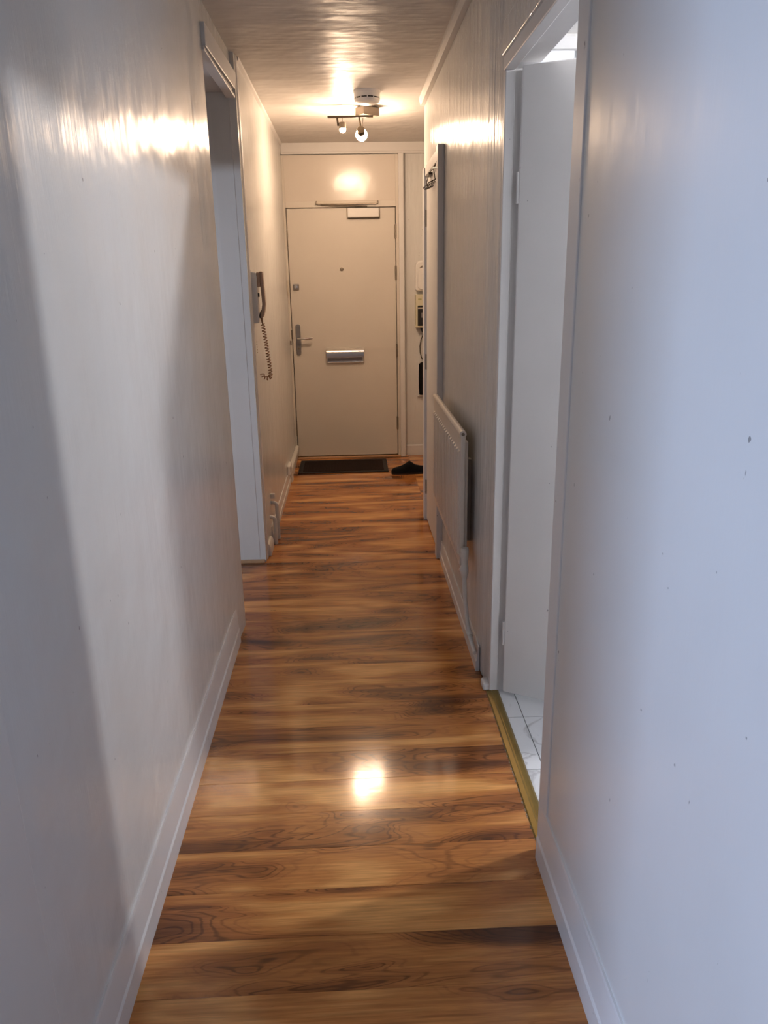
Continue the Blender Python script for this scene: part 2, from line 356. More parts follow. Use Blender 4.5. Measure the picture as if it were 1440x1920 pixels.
# ---------------------------------------------------------------- skirtings
def skirt(name, face, side, y0, y1, h, label, d=0.015):
    s = 1 if side == 'l' else -1
    pts = [(face, 0), (face+s*d, 0), (face+s*d, h*0.40), (face+s*(d-0.004), h*0.44), (face+s*0.006, h*0.95), (face+s*0.0045, h), (face, h)]
    return pstruct(name, pts, 'y', y0, y1, 'skirt', label, 'skirting board')
skirt('baseboard_left', XL, 'l', 1.0, 3.03, 0.155, 'scuffed white skirting along the near left wall')
skirt('baseboard_left_far', XLF, 'l', 4.33, YE-0.06, 0.095, 'white skirting board below the intercom phone wall')
skirt('baseboard_right', XR, 'r', YB, 1.68, 0.165, 'scuffed white skirting below the daylit wall')
skirt('baseboard_right_far', XR, 'r', 2.70, 3.965, 0.105, 'chipped white skirting below the radiator')
pstruct('baseboard_end', [(YE, 0), (YE-0.014, 0), (YE-0.014, 0.082), (YE-0.008, 0.09), (YE, 0.09)], 'x', 0.452, 1.25, 'trim', 'cream skirting on the end wall under the meter', 'skirting board')
# ---------------------------------------------------------------- trims
# side room opening
t = thing('trim_2', 'white painted head casing with bevelled lip over the side room opening', 'casing', (XL, 3.6, 2.3), kind='structure')
bm = bmesh.new(); prism(bm, [(3.215, 2.315), (3.985, 2.335), (4.055, 2.40), (4.055, 2.415), (3.215, 2.395)], 'x', XL+0.0, XL+0.026); obj('casing', bm, 'trim', t, bevel=0.003)
boxes('lining', [(XL-0.12, XL+0.012, 3.21, 4.0, 2.325, 2.345)], 'trim', t, 0.002)
boxes('bead', [(XL-0.02, XL+0.022, 3.20, 4.0, 2.30, 2.312)], 'trim', t, 0.002)
pstruct('trim_3', [(XLF-0.034, 3.996), (XLF-0.002, 4.03), (XLF+0.006, 4.05), (XLF+0.006, 4.088), (XLF-0.034, 4.088)], 'z', 0.0, CZ, 'trim', 'full height white casing beside the intercom phone', 'casing', 0.002)
struct('trim_4', [(XLF-0.16, XLF-0.006, 3.984, 4.002, 0, 0.016)], 'sillwood', 'thin wooden bead at the foot of the side room wall', 'bead', 0.002)
struct('trim_5', [(XL-0.02, XL+0.003, 0.847, 1.012, 0, 2.12)], 'wall_day', 'white casing of the near doorway', 'casing', 0.004)
# bathroom opening
t = thing('trim_6', 'white painted frame of the bathroom doorway', 'door frame', (XR, 2.1, 0), kind='structure')
boxes('near_casing', [(XR-0.004, XR+0.02, 1.635, 1.715, 0, CZ)], 'trim', t, 0.003)
boxes('near_jamb', [(XR-0.002, XR+0.13, 1.70, 1.715, 0, 2.10)], 'trim', t)
boxes('jamb', [(XR+0.012, XR+0.042, 2.540, 2.562, 0, 2.078)], 'trim', t, 0.003)
boxes('rebate', [(XR+0.041, XR+0.12, 2.548, 2.565, 0, 2.10)], 'trim', t, 0.002)
boxes('head_casing', [(XR+0.009, XR+0.042, 1.70, 2.562, 2.078, 2.118)], 'trim', t, 0.003)
boxes('head_rebate', [(XR+0.041, XR+0.12, 1.70, 2.562, 2.098, 2.118)], 'trim', t, 0.002)
boxes('head_board', [(XR+0.004, XR+0.012, 1.70, 2.562, 2.118, 2.205)], 'wall', t, 0.003)
boxes('foot_filler', [(XR-0.012, XR+0.03, 2.545, 2.60, 0, 0.03)], 'trim', t, 0.008)
# threshold strip
t = thing('threshold_strip', 'worn brass threshold strip between laminate and marble tiles', 'threshold', (0.495, 2.1, 0))
pts = [(0.470, 0.0), (0.474, 0.004), (0.488, 0.007), (0.492, 0.0055), (0.496, 0.007), (0.510, 0.007), (0.517, 0.002), (0.517, -0.002), (0.47, -0.002)]
bm = bmesh.new(); prism(bm, pts, 'y', 1.69, 2.545); obj('strip', bm, 'gold', t)
bm = bmesh.new(); bm2 = None
for k in range(60):
    yy = 1.72+0.013*k+random.uniform(-0.006, 0.006); dx = random.uniform(0.0005, 0.0035)
    if random.random() < 0.55: box(bm, 0.470-dx, 0.472, yy, yy+random.uniform(0.006, 0.014), -0.001, 0.0012)
o = obj('filler_crumbs', bm, 'crumb', t); o['kind'] = 'stuff'
# cornices
pstruct('trim_7', [(XR, CZ), (XR-0.030, CZ), (XR-0.030, CZ-0.020), (XR-0.022, CZ-0.045), (XR, CZ-0.050)], 'y', YB, YC+0.0, 'matte', 'cracked cream cornice strip along the right wall top', 'cornice', 0.0015)
pstruct('trim_8', [(XLF, CZ), (XLF+0.014, CZ), (XLF+0.012, CZ-0.012), (XLF, CZ-0.022)], 'y', 4.085, YE, 'trim', 'thin cornice bead above the intercom phone wall', 'cornice')
t = thing('trim_9', 'cream board cornice with bead on the end wall above the front door', 'cornice', (0.3, YE, 2.41), kind='structure')
boxes('board', [(XLF, 1.25, YE-0.03, YE, 2.425, CZ)], 'trim', t, 0.002)
boxes('bead', [(XLF, 1.25, YE-0.038, YE, 2.408, 2.426)], 'trim', t, 0.005)
# ---------------------------------------------------------------- front door
D = thing('door_1', 'cream flush front door with chrome letter hood and lever handle', 'door', (-0.05, YE, 0), kind='structure')
YD = YE-0.045                                  # leaf face
DL, DR, DT = -0.476, 0.380, 2.015
leaf = boxes('leaf', [(DL, DR, YD, YE-0.004, 0.022, DT)], 'door', D, 0.002)
boxes('frame', [(XLF, DL-0.006, YD-0.006, YE, 0, 2.40), (DR+0.006, 0.408, YD-0.006, YE, 0, 2.40), (DL-0.006, DR+0.006, YD-0.006, YE, DT+0.006, 2.068)], 'door', D, 0.002)
boxes('gap_seal', [(DL-0.006, DL, YD+0.038, YE, 0.02, DT+0.006), (DR, DR+0.006, YD+0.038, YE, 0.02, DT+0.006), (DL, DR, YD+0.038, YE, DT, DT+0.006), (DL, DR, YD+0.034, YE, 0.014, 0.022)], 'door', D)
boxes('over_panel', [(DL-0.006, DR+0.006, YD+0.002, YE, 2.068, 2.40)], 'gpanel', D, 0.001)
boxes('casing', [(0.408, 0.449, YD-0.024, YE, 0, 2.408)], 'trim', D, 0.004)
boxes('sill', [(XLF+0.02, 0.408, YD-0.03, YE, 0, 0.014)], 'sillwood', D, 0.003)
for z in (1.834, 1.519, 0.903, 0.293):
    bm = bmesh.new(); tube(bm, [(DR+0.002, YD-0.005, z-0.052), (DR+0.002, YD-0.005, z+0.052)], 0.008, 10)
    hg = obj('hinge', bm, 'hinge', D, True)
    bm = bmesh.new()
    for zz in (-0.056, 0.05): tube(bm, [(DR+0.002, YD-0.005, z+zz), (DR+0.002, YD-0.005, z+zz+0.006)], 0.006, 8)
    obj('finial', bm, 'hinge', hg, True)
for z0, z1 in ((1.735, 1.855), (0.20, 0.33)):
    boxes('seal_strip', [(DL-0.008, DL+0.001, YD-0.008, YD+0.01, z0, z1)], 'hinge', D)
boxes('strike_plate', [(DL-0.010, DL+0.002, YD-0.009, YD+0.01, 1.02, 1.085)], 'hinge', D)
boxes('strike_plate', [(DL-0.022, DL-0.012, YD-0.009, YD, 0.965, 1.0)], 'hinge', D)
# lock keep box on the frame and the square latch on the leaf
boxes('lock_keep', [(XLF-0.0, DL-0.010, YD-0.035, YD, 1.362, 1.478)], 'ivory', D, 0.004)
lk = boxes('dead_lock', [(-0.452, -0.404, YD-0.016, YD, 1.400, 1.448)], 'dullmetal', D, 0.006)
bm = bmesh.new(); lathe(bm, [(0.013, 0), (0.013, 0.012), (0, 0.014)], (-0.428, YD-0.014, 1.424), (0, -1, 0), 16); obj('thumb_turn', bm, 'chrome', lk, True)
bm = bmesh.new(); lathe(bm, [(0.015, 0), (0.015, 0.004), (0.010, 0.006), (0.0, 0.006)], (-0.055, YD, 1.555), (0, -1, 0), 18); sp = obj('spyhole', bm, 'hinge', D, True)
# lever handle on a long plate
bm = bmesh.new()
n = 10; pts = [(-0.430+0.0195*math.cos(a), 1.112+0.0195*math.sin(a)) for a in [PI*k/n for k in range(n+1)]]+[(-0.430+0.0195*math.cos(a), 0.900+0.0195*math.sin(a)) for a in [PI+PI*k/n for k in range(n+1)]]
prism(bm, [(x, z) for x, z in pts], 'y', YD-0.010, YD); hp = obj('handle_plate', bm, 'dullmetal', D, False, 0.003)
bm = bmesh.new(); tube(bm, [(-0.430, YD-0.008, 1.018), (-0.430, YD-0.045, 1.018), (-0.420, YD-0.054, 1.018), (-0.38, YD-0.056, 1.017), (-0.335, YD-0.056, 1.019), (-0.312, YD-0.054, 1.021)], [0.009, 0.009, 0.0085, 0.008, 0.0095, 0.008], 10); obj('lever', bm, 'chrome', hp, True)
bm = bmesh.new(); lathe(bm, [(0.008, 0), (0.008, 0.003), (0, 0.003)], (-0.430, YD-0.010, 0.935), (0, -1, 0), 12); obj('key_cylinder', bm, 'hinge', hp)
# letter hood
x0, x1 = -0.204, 0.105
lp = boxes('letter_plate', [(x0+0.005, x1-0.005, YD-0.006, YD, 0.812, 0.930)], 'chrome', D, 0.003)
bm = bmesh.new(); out = [(YD-0.004, 0.934)]+[(YD-0.004-0.046*math.sin(a), 0.884+0.050*math.cos(a)) for a in [PI*0.5*k/8 for k in range(1, 9)]]+[(YD-0.049, 0.858)]
inn = [(y+0.003, z-0.002) for y, z in out][::-1]; prism(bm, out+inn, 'x', x0, x1); obj('hood', bm, 'chrome', lp, True)
boxes('slot', [(x0+0.012, x1-0.012, YD-0.0075, YD-0.004, 0.826, 0.870)], 'dullmetal', lp)
boxes('lip', [(x0+0.002, x1-0.002, YD-0.020, YD-0.004, 0.812, 0.818)], 'chrome', lp, 0.002)
boxes('hood_end', [(x0, x0+0.003, YD-0.046, YD-0.004, 0.858, 0.900), (x1-0.003, x1, YD-0.046, YD-0.004, 0.858, 0.900)], 'chrome', lp)
# door closer with its slide arm
dc = boxes('closer_body', [(0.004, 0.252, YD-0.048, YD, 1.942, 2.012)], 'white', D, 0.006)
boxes('closer_back_plate', [(-0.004, 0.260, YD-0.012, YD, 1.934, 2.014)], 'hinge', dc, 0.002)
rl = boxes('closer_rail', [(-0.237, 0.245, YD-0.032, YD-0.004, 2.046, 2.066)], 'ivory', D, 0.003)
boxes('rail_end', [(-0.243, -0.230, YD-0.034, YD-0.006, 2.043, 2.066), (0.236, 0.248, YD-0.034, YD-0.006, 2.043, 2.066)], 'hinge', rl, 0.003)
boxes('rail_groove', [(-0.230, 0.236, YD-0.030, YD-0.010, 2.040, 2.0465)], 'hinge', rl)
bm = bmesh.new(); tube(bm, [(-0.205, YD-0.026, 2.040), (0.02, YD-0.034, 2.030), (0.16, YD-0.034, 2.022)], 0.006, 8); obj('closer_arm', bm, 'hinge', D, True)
# ---------------------------------------------------------------- bathroom door
Bd = thing('door_2', 'plain white bathroom door standing ajar over the marble tiles', 'door', (0.537, 2.545, 0), kind='structure')
bm = bmesh.new(); box(bm, 0, 0.76, -0.018, 0.018, 0.014, 2.083)
bm2 = bm
lf = obj('leaf', bm, 'trim', None, False, 0.004); lf.parent = Bd
for z in (0.25, 1.75):
    bm = bmesh.new(); tube(bm, [(-0.004, -0.012, z-0.045), (-0.004, -0.012, z+0.045)], 0.006, 8); h = obj('hinge', bm, 'trim', None, True); h.parent = Bd
bm = bmesh.new(); lathe(bm, [(0.026, 0), (0.026, 0.006), (0.010, 0.008), (0.010, 0.03), (0.024, 0.038), (0.026, 0.05), (0.016, 0.062), (0, 0.064)], (0.70, -0.018, 1.0), (0, -1, 0), 20); h = obj('knob', bm, 'chrome', None, True); h.parent = Bd
Bd.location = (0.535, 2.530, 0); Bd.rotation_euler = (0, 0, math.radians(-29))
# ---------------------------------------------------------------- cupboard door in the right wall
K = thing('door_3', 'plain white cupboard door with raised casing at the wall corner', 'door', (XR, 4.3, 0), kind='structure')
XC = XR-0.032
boxes('casing', [(XC, XR, 3.965, 4.035, 0, 2.092)], 'trim', K, 0.003)
boxes('casing', [(XC, XR, 4.68, 4.752, 0, 2.075)], 'trim', K, 0.003)
boxes('casing', [(XC+0.008, XR, 4.035, 4.68, 2.03, 2.085)], 'trim', K, 0.003)
boxes('leaf', [(XR-0.016, XR, 4.038, 4.676, 0.012, 2.026)], 'trim', K, 0.002)
for z in (1.81, 1.0, 0.22):
    bm = bmesh.new(); tube(bm, [(XR-0.019, 4.677, z-0.045), (XR-0.019, 4.677, z-0.012), (XR-0.019, 4.677, z+0.045)], 0.006, 8); obj('hinge', bm, 'hinge', K, True)
boxes('latch', [(XR-0.024, XR-0.014, 4.06, 4.075, 1.03, 1.08)], 'hinge', K, 0.002)
# ---------------------------------------------------------------- radiator
R = thing('radiator', 'cream ribbed panel radiator with chipped valve pipe on the right wall', 'radiator', (XR, 3.35, 0.4))
XF = 0.405; ry0, ry1, rz0, rz1 = 2.86, 3.84, 0.385, 0.930
boxes('panel', [(XF+0.004, XF+0.022, ry0, ry1, rz0, rz1-0.012)], 'rad', R, 0.004)
bm = bmesh.new(); tube(bm, [(XF+0.012, ry0+0.002, rz1-0.012), (XF+0.012, ry1-0.002, rz1-0.012)], 0.0135, 12); tp = obj('top_rail', bm, 'rad', R, True)
bm = bmesh.new(); lathe(bm, [(0.0065, 0), (0.0065, 0.003), (0.003, 0.0032), (0, 0.001)], (XF+0.012, ry0+0.002, rz1-0.012), (0, -1, 0), 12); obj('air_vent', bm, 'hinge', tp, True)
bm = bmesh.new(); w = 0.030; z0, z1 = rz0+0.035, rz1-0.078
vs = [(XF+0.006, 0), (XF-0.003, 0.004), (XF-0.003, w-0.004), (XF+0.006, w)]
prof = [[(x, y, z0 if x > XF+0.002 else z0+0.008) for x, y in vs], [(x, y, z1 if x > XF+0.002 else z1-0.008) for x, y in vs]]
A = [bm.verts.new(p) for p in prof[0]]; B = [bm.verts.new(p) for p in prof[1]]
for k in range(4): bm.faces.new((A[k], A[(k+1) % 4], B[(k+1) % 4], B[k]))
bm.faces.new(A); bm.faces.new(B[::-1]); bmesh.ops.recalc_face_normals(bm, faces=bm.faces)
rib = bpy.data.meshes.new('rib'); bm.to_mesh(rib); bm.free(); rib.materials.append(M['rad'])
nr = 19; pr = (ry1-ry0-0.04)/nr
for k in range(nr):
    o = bpy.data.objects.new('rib', rib); C.objects.link(o); o.parent = R; o.location = Vector((0, ry0+0.02+pr*k+0.004, 0))-origin(R)
boxes('back_fin', [(XF+0.022, XF+0.034, ry0+0.012, ry1-0.012, rz0+0.05, rz1-0.045)], 'rad', R, 0.002)
for y in (ry0+0.13, ry1-0.15):
    boxes('wall_bracket', [(XF+0.030, XR, y, y+0.035, rz0+0.06, rz1-0.14)], 'pipe', R)
# bottom tapping, valve and pipe down to the skirting
bm = bmesh.new(); tube(bm, [(XF+0.013, ry0+0.01, rz0+0.045), (XF+0.016, ry0-0.03, rz0+0.045)], 0.010, 10); obj('tapping', bm, 'rad', R, True)
vx, vy = 0.425, ry0-0.03
bm = bmesh.new(); lathe(bm, [(0.011, -0.075), (0.013, -0.06), (0.016, -0.055), (0.016, -0.03), (0.013, -0.026), (0.014, 0.0), (0.015, 0.005), (0.0165, 0.045), (0.014, 0.052), (0, 0.053)], (vx, vy, rz0+0.035), n=14); vv = obj('valve', bm, 'pipe', R, True)
bm = bmesh.new(); tube(bm, [(vx, vy, rz0-0.035), (vx+0.004, vy-0.004, 0.25), (vx+0.012, vy-0.015, 0.16), (vx+0.018, vy-0.035, 0.115), (vx+0.022, vy-0.08, 0.095), (vx+0.024, vy-0.14, 0.085)], 0.009, 10); obj('pipe', bm, 'pipe', R, True)
bm = bmesh.new(); lathe(bm, [(0.012, -0.016), (0.014, 0), (0.012, 0.016)], (vx+0.018, vy-0.032, 0.118), (0.2, -1, -0.5), 10); obj('pipe_joint', bm, 'pipe', R, True)
bm = bmesh.new(); tube(bm, [(vx-0.004, vy, rz0+0.012), (vx-0.012, vy+0.012, rz0-0.012)], 0.010, 8); obj('drain_nut', bm, 'pipe', R, True)
# ---------------------------------------------------------------- pipes by the left wall
P = thing('heating_pipes', 'pair of white painted heating pipes bending into the floor beside the casing', 'pipe', (-0.48, 4.2, 0))
def elbow(y, z, x, r=0.0115):
    bm = bmesh.new(); b = 0.020
    pts = [(XLF-0.004, y, z)]+[(x-b+b*math.sin(a), y, z-b+b*math.cos(a)) for a in [PI/2*k/6 for k in range(7)]]+[(x, y, 0.0)]
    tube(bm, pts, r, 12); return bm
obj('pipe', elbow(4.30, 0.165, -0.472), 'pipe', P, True)
obj('pipe', elbow(4.395, 0.225, -0.466), 'pipe', P, True)
boxes('pipe_clip', [(XLF-0.001, -0.474, 4.385, 4.41, 0.25, 0.28)], 'pipe', P, 0.004)
bm = bmesh.new(); prism(bm, [(XLF-0.001, 0), (-0.478, 0), (-0.480, 0.05), (-0.488, 0.07), (XLF-0.001, 0.075)], 'y', 4.086, 4.24)
tag(obj('pipe_cover', bm, 'pipe', None, False, 0.006), 'low white painted pipe cover at the casing foot', 'pipe cover')
T = thing('cable_trunking', 'white boxed trunking on the skirting near the doormat', 'trunking', (XLF, 5.85, 0))
boxes('trunk', [(XLF, XLF+0.034, 5.70, YE-0.07, 0.075, 0.125)], 'pipe', T, 0.012)
boxes('junction', [(XLF, XLF+0.026, 5.56, 5.72, 0.085, 0.165)], 'white', T, 0.010)
boxes('riser', [(XLF, XLF+0.030, 5.70, 5.78, 0.0, 0.10)], 'pipe', T, 0.010)
# ---------------------------------------------------------------- intercom phone
I = thing('intercom_phone', 'tan intercom handset with coiled cord on the left wall', 'phone', (XLF, 4.16, 1.28))
bm = bmesh.new(); prism(bm, [(XLF, 1.275), (XLF+0.030, 1.275), (XLF+0.030, 1.50), (XLF+0.026, 1.527), (XLF, 1.530)], 'y', 4.11, 4.205); obj('base', bm, 'white', I, False, 0.004)
boxes('cradle', [(XLF+0.028, XLF+0.044, 4.125, 4.19, 1.455, 1.528)], 'tan', I, 0.004)
boxes('hook_switch', [(XLF+0.030, XLF+0.038, 4.128, 4.14, 1.405, 1.425)], 'blackplastic', I, 0.001)
def path_solid(pts, y0, y1, th):
    bm = bmesh.new(); a = []; b = []
    for k, (x, z) in enumerate(pts):
        p0 = Vector(pts[max(k-1, 0)]); p1 = Vector(pts[min(k+1, len(pts)-1)]); d = (p1-p0).normalized(); nn = Vector((d.y, -d.x))
        a.append((x+nn.x*th/2, z+nn.y*th/2)); b.append((x-nn.x*th/2, z-nn.y*th/2))
    prism(bm, a+b[::-1], 'y', y0, y1); return bm
hx = XLF+0.052
hs = obj('handset', path_solid([(hx-0.002, 1.531), (hx, 1.49), (hx+0.003, 1.42), (hx+0.005, 1.37), (hx+0.001, 1.345), (hx-0.010, 1.305)], 4.132, 4.182, 0.017), 'tan', I, False, 0.004)
bm = bmesh.new(); prism(bm, [(hx-0.005, 1.335), (hx-0.013, 1.340), (hx-0.026, 1.303), (hx-0.017, 1.298)], 'y', 4.136, 4.178); obj('mouthpiece', bm, 'blackplastic', hs, False, 0.002)
bm = bmesh.new(); tube(bm, [(hx-0.013, 4.157, 1.302), (hx-0.012, 4.157, 1.285), (hx-0.010, 4.157, 1.268)], [0.006, 0.005, 0.003], 8); obj('cord_sleeve', bm, 'cord', hs, True)
def coil(path, turns, r, wire):
    bm = bmesh.new(); pts = []; n = turns*10
    path = [Vector(p) for p in path]; ls = [0]
    for a, b in zip(path, path[1:]): ls.append(ls[-1]+(b-a).length)
    for i in range(n+1):
        s = ls[-1]*i/n; k = 0
        while k < len(ls)-2 and ls[k+1] < s: k += 1
        t = (s-ls[k])/(ls[k+1]-ls[k]); p = path[k].lerp(path[k+1], t); u, w = frame_axes(path[k+1]-path[k])
        a = 2*PI*i/10; pts.append(p+(u*math.cos(a)+w*math.sin(a))*r)
    tube(bm, pts, wire, 5); return bm
hb = [(hx-0.010, 4.157, 1.270), (hx-0.004, 4.158, 1.22), (hx+0.006, 4.16, 1.13), (hx+0.014, 4.162, 1.045), (hx+0.016, 4.162, 1.005), (hx+0.012, 4.158, 0.990), (hx-0.004, 4.15, 0.986), (hx-0.020, 4.142, 0.995), (hx-0.026, 4.138, 1.012)]
obj('coiled_cord', coil(hb, 23, 0.0095, 0.0026), 'cord', I, True)
for k in range(5):
    bm = bmesh.new(); lathe(bm, [(0.003, 0), (0.003, 0.002), (0, 0.0025)], (XLF, 4.20, 1.175-0.014*k), (1, 0, 0), 8)
    tag(obj('screw_plug', bm, 'cord'), 'tiny brown plugged screw hole below the intercom phone', 'screw hole', 'row of plugged holes below the intercom')
# ---------------------------------------------------------------- ceiling: smoke alarm and spotlight bar
A_ = thing('smoke_alarm', 'round white smoke alarm with dark vents on the ceiling', 'smoke alarm', (0.131, 4.80, CZ))
bm = bmesh.new(); lathe(bm, [(0.076, 0), (0.076, 0.010), (0.072, 0.013), (0.072, 0.034), (0.070, 0.036)], (0.131, 4.80, CZ), (0, 0, -1)); obj('base', bm, 'white', A_, True)
bm = bmesh.new(); lathe(bm, [(0.068, 0.036), (0.068, 0.044)], (0.131, 4.80, CZ), (0, 0, -1)); obj('vent_ring', bm, 'blackplastic', A_, True)
bm = bmesh.new(); lathe(bm, [(0.071, 0.043), (0.071, 0.050), (0.066, 0.060), (0.045, 0.067), (0, 0.069)], (0.131, 4.80, CZ), (0, 0, -1)); obj('cover', bm, 'white', A_, True)
for k in range(12):
    a = 2*PI*k/12; c = Vector((0.131+0.0695*math.cos(a), 4.80+0.0695*math.sin(a), 0))
    bm = bmesh.new(); tube(bm, [(c.x, c.y, CZ-0.034), (c.x, c.y, CZ-0.045)], 0.003, 6); obj('vent_post', bm, 'white', A_, True)
Lp = thing('ceiling_spotlight', 'bronze spotlight bar with two lit warm bulbs on the ceiling', 'ceiling light', (0.136, 5.2, CZ))
bm = bmesh.new(); bmesh.ops.create_cube(bm, size=1.0)
bmesh.ops.scale(bm, vec=(0.125, 0.085, 0.048), verts=bm.verts); bmesh.ops.rotate(bm, verts=bm.verts, cent=(0, 0, 0), matrix=Matrix.Rotation(math.radians(38), 3, 'Z')); bmesh.ops.translate(bm, verts=bm.verts, vec=(0.142, 5.21, CZ-0.030))
bs = obj('base_box', bm, 'lampbase', Lp, False, 0.004)
bm = bmesh.new(); lathe(bm, [(0.03, 0), (0.03, 0.01), (0, 0.01)], (0.142, 5.21, CZ), (0, 0, -1), 18); obj('ceiling_rose', bm, 'white', bs, True)
boxes('bar', [(-0.102, 0.176, 5.185, 5.199, 2.424, 2.436)], 'bronze', Lp, 0.002)
zb = 2.43
bm = bmesh.new(); tube(bm, [(-0.044, 5.192, zb), (-0.038, 5.192, zb-0.05)], 0.006, 8); obj('stem', bm, 'bronze', Lp, True)
bm = bmesh.new(); tube(bm, [(-0.012, 5.192, zb), (-0.012, 5.192, zb-0.035)], 0.002, 6); obj('flex', bm, 'bronze', Lp, True)
bm = bmesh.new(); lathe(bm, [(0.018, 0), (0.021, 0.002), (0.021, 0.036), (0.018, 0.038), (0.017, 0.030), (0, 0.030)], (-0.014, 5.192, zb-0.030), (0.06, -0.05, -1), 20); hd = obj('lamp_head', bm, 'lampbase', Lp, True)
bm = bmesh.new(); bmesh.ops.create_uvsphere(bm, u_segments=20, v_segments=12, radius=0.0195); bmesh.ops.translate(bm, verts=bm.verts, vec=(-0.0115, 5.190, zb-0.070)); obj('bulb', bm, 'bulb', hd, True)
bm = bmesh.new(); tube(bm, [(0.090, 5.192, zb), (0.099, 5.180, zb-0.060)], 0.006, 8); obj('stem', bm, 'bronze', Lp, True)
bm = bmesh.new(); tube(bm, [(0.116, 5.192, zb), (0.112, 5.20, zb-0.03), (0.113, 5.21, zb-0.06)], 0.0018, 6); obj('flex', bm, 'bronze', Lp, True)
bm = bmesh.new(); lathe(bm, [(0, 0), (0.022, 0), (0.0245, 0.003), (0.0245, 0.034), (0.022, 0.036), (0, 0.030)], (0.099, 5.166, zb-0.076), (0.05, 1, -0.35), 20); hd = obj('lamp_head', bm, 'bronze', Lp, True)
bm = bmesh.new(); bmesh.ops.create_uvsphere(bm, u_segments=24, v_segments=14, radius=0.036); bmesh.ops.translate(bm, verts=bm.verts, vec=(0.104, 5.236, zb-0.094)); obj('bulb', bm, 'bulb2', hd, True)
Bl = thing('bathroom_light_offscreen', 'white globe light on the bathroom ceiling', 'ceiling light', (1.75, 2.16, CZ))
bm = bmesh.new(); lathe(bm, [(0.06, 0), (0.06, 0.015), (0.03, 0.03), (0.03, 0.055), (0, 0.055)], (1.75, 2.16, CZ), (0, 0, -1), 20); obj('base', bm, 'white', Bl, True)
bm = bmesh.new(); bmesh.ops.create_uvsphere(bm, u_segments=20, v_segments=12, radius=0.04); bmesh.ops.translate(bm, verts=bm.verts, vec=(1.75, 2.16, CZ-0.09)); obj('globe_offscreen', bm, 'bulb3', Bl, True)
# ---------------------------------------------------------------- doormat
Mt = thing('doormat', 'dark brown ribbed doormat with black edge before the front door', 'doormat', (-0.087, 6.18, 0))
mx0, mx1, my0, my1 = -0.449, 0.274, 5.957, 6.398
boxes('border', [(mx0, mx1, my0, my0+0.035, 0, 0.008), (mx0, mx1, my1-0.035, my1, 0, 0.008), (mx0, mx0+0.035, my0+0.035, my1-0.035, 0, 0.008), (mx1-0.035, mx1, my0+0.035, my1-0.035, 0, 0.008)], 'matedge', Mt)
boxes('pile', [(mx0+0.035, mx1-0.035, my0+0.035, my1-0.035, 0, 0.007)], 'matpile', Mt)
bm = bmesh.new()
x = mx0+0.04
while x < mx1-0.046:
    box(bm, x, x+0.007, my0+0.037, my1-0.037, 0.006, 0.0105); x += 0.013
o = obj('pile_ridge', bm, 'matpile', Mt); o['kind'] = 'stuff'
# ---------------------------------------------------------------- slipper
Sl = thing('slipper', 'black felt slipper lying on the laminate near the doormat', 'slipper', (0.43, 5.90, 0))
secs = [  # along x: x, half width, height of upper, sink
    (0.292, 0.012, 0.020), (0.298, 0.028, 0.034), (0.318, 0.040, 0.046), (0.350, 0.047, 0.054), (0.385, 0.049, 0.066), (0.415, 0.048, 0.084), (0.435, 0.047, 0.100), (0.452, 0.045, 0.090), (0.48, 0.042, 0.070), (0.52, 0.038, 0.060), (0.55, 0.034, 0.058), (0.572, 0.024, 0.050), (0.58, 0.008, 0.038)]
bm = bmesh.new(); rings = []
for x, hw, hh in secs:
    rg = []
    for k in range(14):
        a = PI*k/13; c, s = math.cos(a), max(0.0, math.sin(a))
        rg.append(bm.verts.new((x, 5.90+hw*(abs(c)**0.7)*(1 if c >= 0 else -1), 0.010+(hh-0.010)*s**0.75)))
    rings.append(rg)
for a, b in zip(rings, rings[1:]):
    for k in range(13): bm.faces.new((a[k], a[k+1], b[k+1], b[k]))
    bm.faces.new((a[13], a[0], b[0], b[13]))
bm.faces.new(rings[0]); bm.faces.new(rings[-1][::-1])
obj('upper', bm, 'black', Sl, True)
bm = bmesh.new(); out = [(x, 5.90-hw-0.003) for x, hw, hh in secs]+[(x, 5.90+hw+0.003) for x, hw, hh in secs[::-1]]
prism(bm, out, 'z', 0, 0.013); obj('sole', bm, 'blackplastic', Sl, False)
# ---------------------------------------------------------------- things on the end wall beside the door
Fr = thing('air_freshener', 'white rounded air freshener dispenser above the meter', 'dispenser', (0.605, YE, 1.44))
bm = bmesh.new()
def rrect(cx, w, z0, z1, rt, rb):
    pts = []
    for (x, z, r, a0) in ((cx+w/2-rt, z1-rt, rt, 0), (cx-w/2+rt, z1-rt, rt, PI/2), (cx-w/2+rb, z0+rb, rb, PI), (cx+w/2-rb, z0+rb, rb, 1.5*PI)):
        pts += [(x+r*math.cos(a0+PI/2*k/6), z+r*math.sin(a0+PI/2*k/6)) for k in range(7)]
    return pts
prism(bm, rrect(0.592, 0.105, 1.375, 1.612, 0.045, 0.02), 'y', YE-0.055, YE); obj('body', bm, 'white', Fr, False, 0.012, 3)
bm = bmesh.new(); prism(bm, rrect(0.598, 0.080, 1.385, 1.555, 0.03, 0.03), 'y', YE-0.068, YE-0.05); cv = obj('front_cover', bm, 'white', Fr, False, 0.008, 3)
bm = bmesh.new(); tube(bm, [(0.576, YE-0.061, 1.552), (0.590, YE-0.061, 1.566), (0.608, YE-0.061, 1.572)], 0.006, 6); obj('nozzle_slot', bm, 'hinge', Fr, True)
Me = thing('electricity_meter', 'cream electricity meter with black display window beside the door', 'meter', (0.62, YE, 1.08))
boxes('case', [(0.540, 0.705, YE-0.07, YE, 1.085, 1.350)], 'meter', Me, 0.006)
dp = boxes('display_window', [(0.556, 0.692, YE-0.076, YE-0.068, 1.100, 1.262)], 'blackplastic', Me, 0.003)
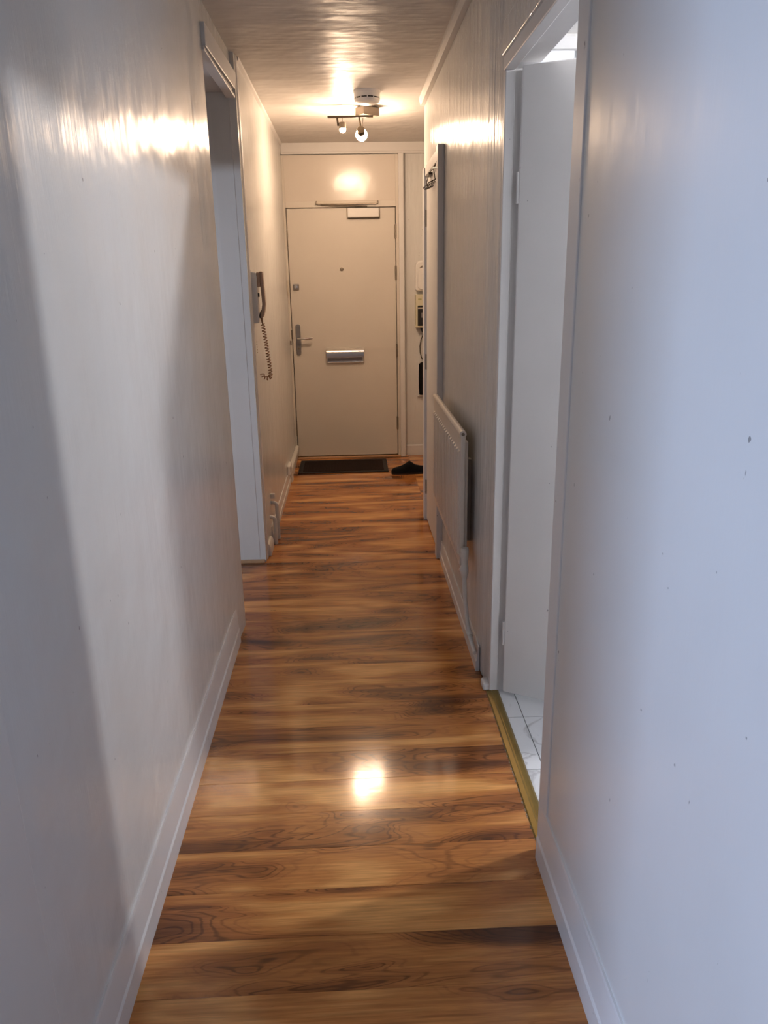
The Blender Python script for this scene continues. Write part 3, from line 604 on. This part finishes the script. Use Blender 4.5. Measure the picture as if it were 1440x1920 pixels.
boxes('label_strip', [(0.558, 0.690, YE-0.078, YE-0.075, 1.236, 1.246)], 'ivory', dp)
boxes('display_screen', [(0.585, 0.660, YE-0.078, YE-0.075, 1.165, 1.205)], 'dullmetal', dp)
boxes('printed_mark', [(0.561, 0.568, YE-0.0712, YE-0.069, 1.303, 1.316), (0.5705, 0.5775, YE-0.0712, YE-0.069, 1.303, 1.316), (0.580, 0.587, YE-0.0712, YE-0.069, 1.303, 1.316)], 'olive', Me)
bm = bmesh.new(); prism(bm, [(0.575, 1.088), (0.69, 1.088), (0.67, 1.02), (0.612, 1.02), (0.588, 1.055)], 'y', YE-0.055, YE); obj('terminal_cover', bm, 'blackplastic', Me, False, 0.004)
bm = bmesh.new(); tube(bm, [(0.605, YE-0.02, 1.03), (0.588, YE-0.015, 0.985), (0.578, YE-0.012, 0.93), (0.580, YE-0.012, 0.88), (0.592, YE-0.012, 0.835), (0.62, YE-0.012, 0.80)], 0.004, 6)
tag(obj('meter_cable', bm, 'bronze'), 'thin brown cable hanging below the meter', 'cable')
Bp = thing('wall_panel', 'black fleecy panel in a slim white frame low on the end wall', 'panel', (0.66, YE, 0.52))
boxes('frame', [(0.556, 0.568, YE-0.02, YE, 0.512, 0.80), (0.568, 0.76, YE-0.02, YE, 0.512, 0.526), (0.76, 0.772, YE-0.02, YE, 0.512, 0.80)], 'white', Bp, 0.003)
bm = bmesh.new(); pts = [(0.574, 0.526), (0.76, 0.526), (0.76, 0.79)]
for k in range(14): pts.append((0.748-0.0125*k, 0.797+random.uniform(-0.006, 0.006)))
pts += [(0.570, 0.782), (0.568, 0.66)]
prism(bm, pts, 'y', YE-0.045, YE-0.002); obj('fleece', bm, 'fur', Bp, False, 0.004)
# ---------------------------------------------------------------- over-door hooks
Hk = thing('hook_rack', 'dark wire hook rack hanging on the cupboard door', 'hook rack', (XR-0.016, 4.4, 1.95))
def pw(pp_, X): return [onx(x, y, X) for x, y in pp_]
XH = XR-0.030
bm = bmesh.new(); tube(bm, pw([(820, 301), (812, 315), (803, 327), (802, 336), (800, 342), (801, 348)], XH), 0.0026, 6)
tube(bm, pw([(812, 313), (814, 325), (816, 337), (812, 344), (806, 351)], XH), 0.0026, 6); fr = obj('wire_frame', bm, 'wire', Hk, True)
bm = bmesh.new(); tube(bm, pw([(809, 316), (820, 316)], XH), 0.003, 6); tube(bm, pw([(812, 314), (820, 314)], XH), 0.003, 6); obj('strap', bm, 'wire', Hk, True)
boxes('clamp', [(XR-0.036, XR-0.016, *sorted((onx(802, 329, XH).y, onx(806, 329, XH).y)), onx(803, 329, XH).z-0.006, onx(803, 329, XH).z+0.006)], 'wire', Hk)
for k in range(6):
    a = onx(802+2.4*k, 344-1.2*k, XH)
    bm = bmesh.new(); tube(bm, [a+Vector((0.012, 0, 0.010)), a, a+Vector((-0.002, 0, -0.022)), a+Vector((-0.010, 0, -0.032)), a+Vector((-0.020, 0, -0.028)), a+Vector((-0.026, 0, -0.016))], 0.002, 6)
    obj('hook', bm, 'wire', Hk, True)
bm = bmesh.new(); tube(bm, [onx(801, 346, XH)+Vector((0.010, 0, 0)), onx(816, 338, XH)+Vector((0.010, 0, 0))], 0.0025, 6); obj('cross_bar', bm, 'wire', Hk, True)
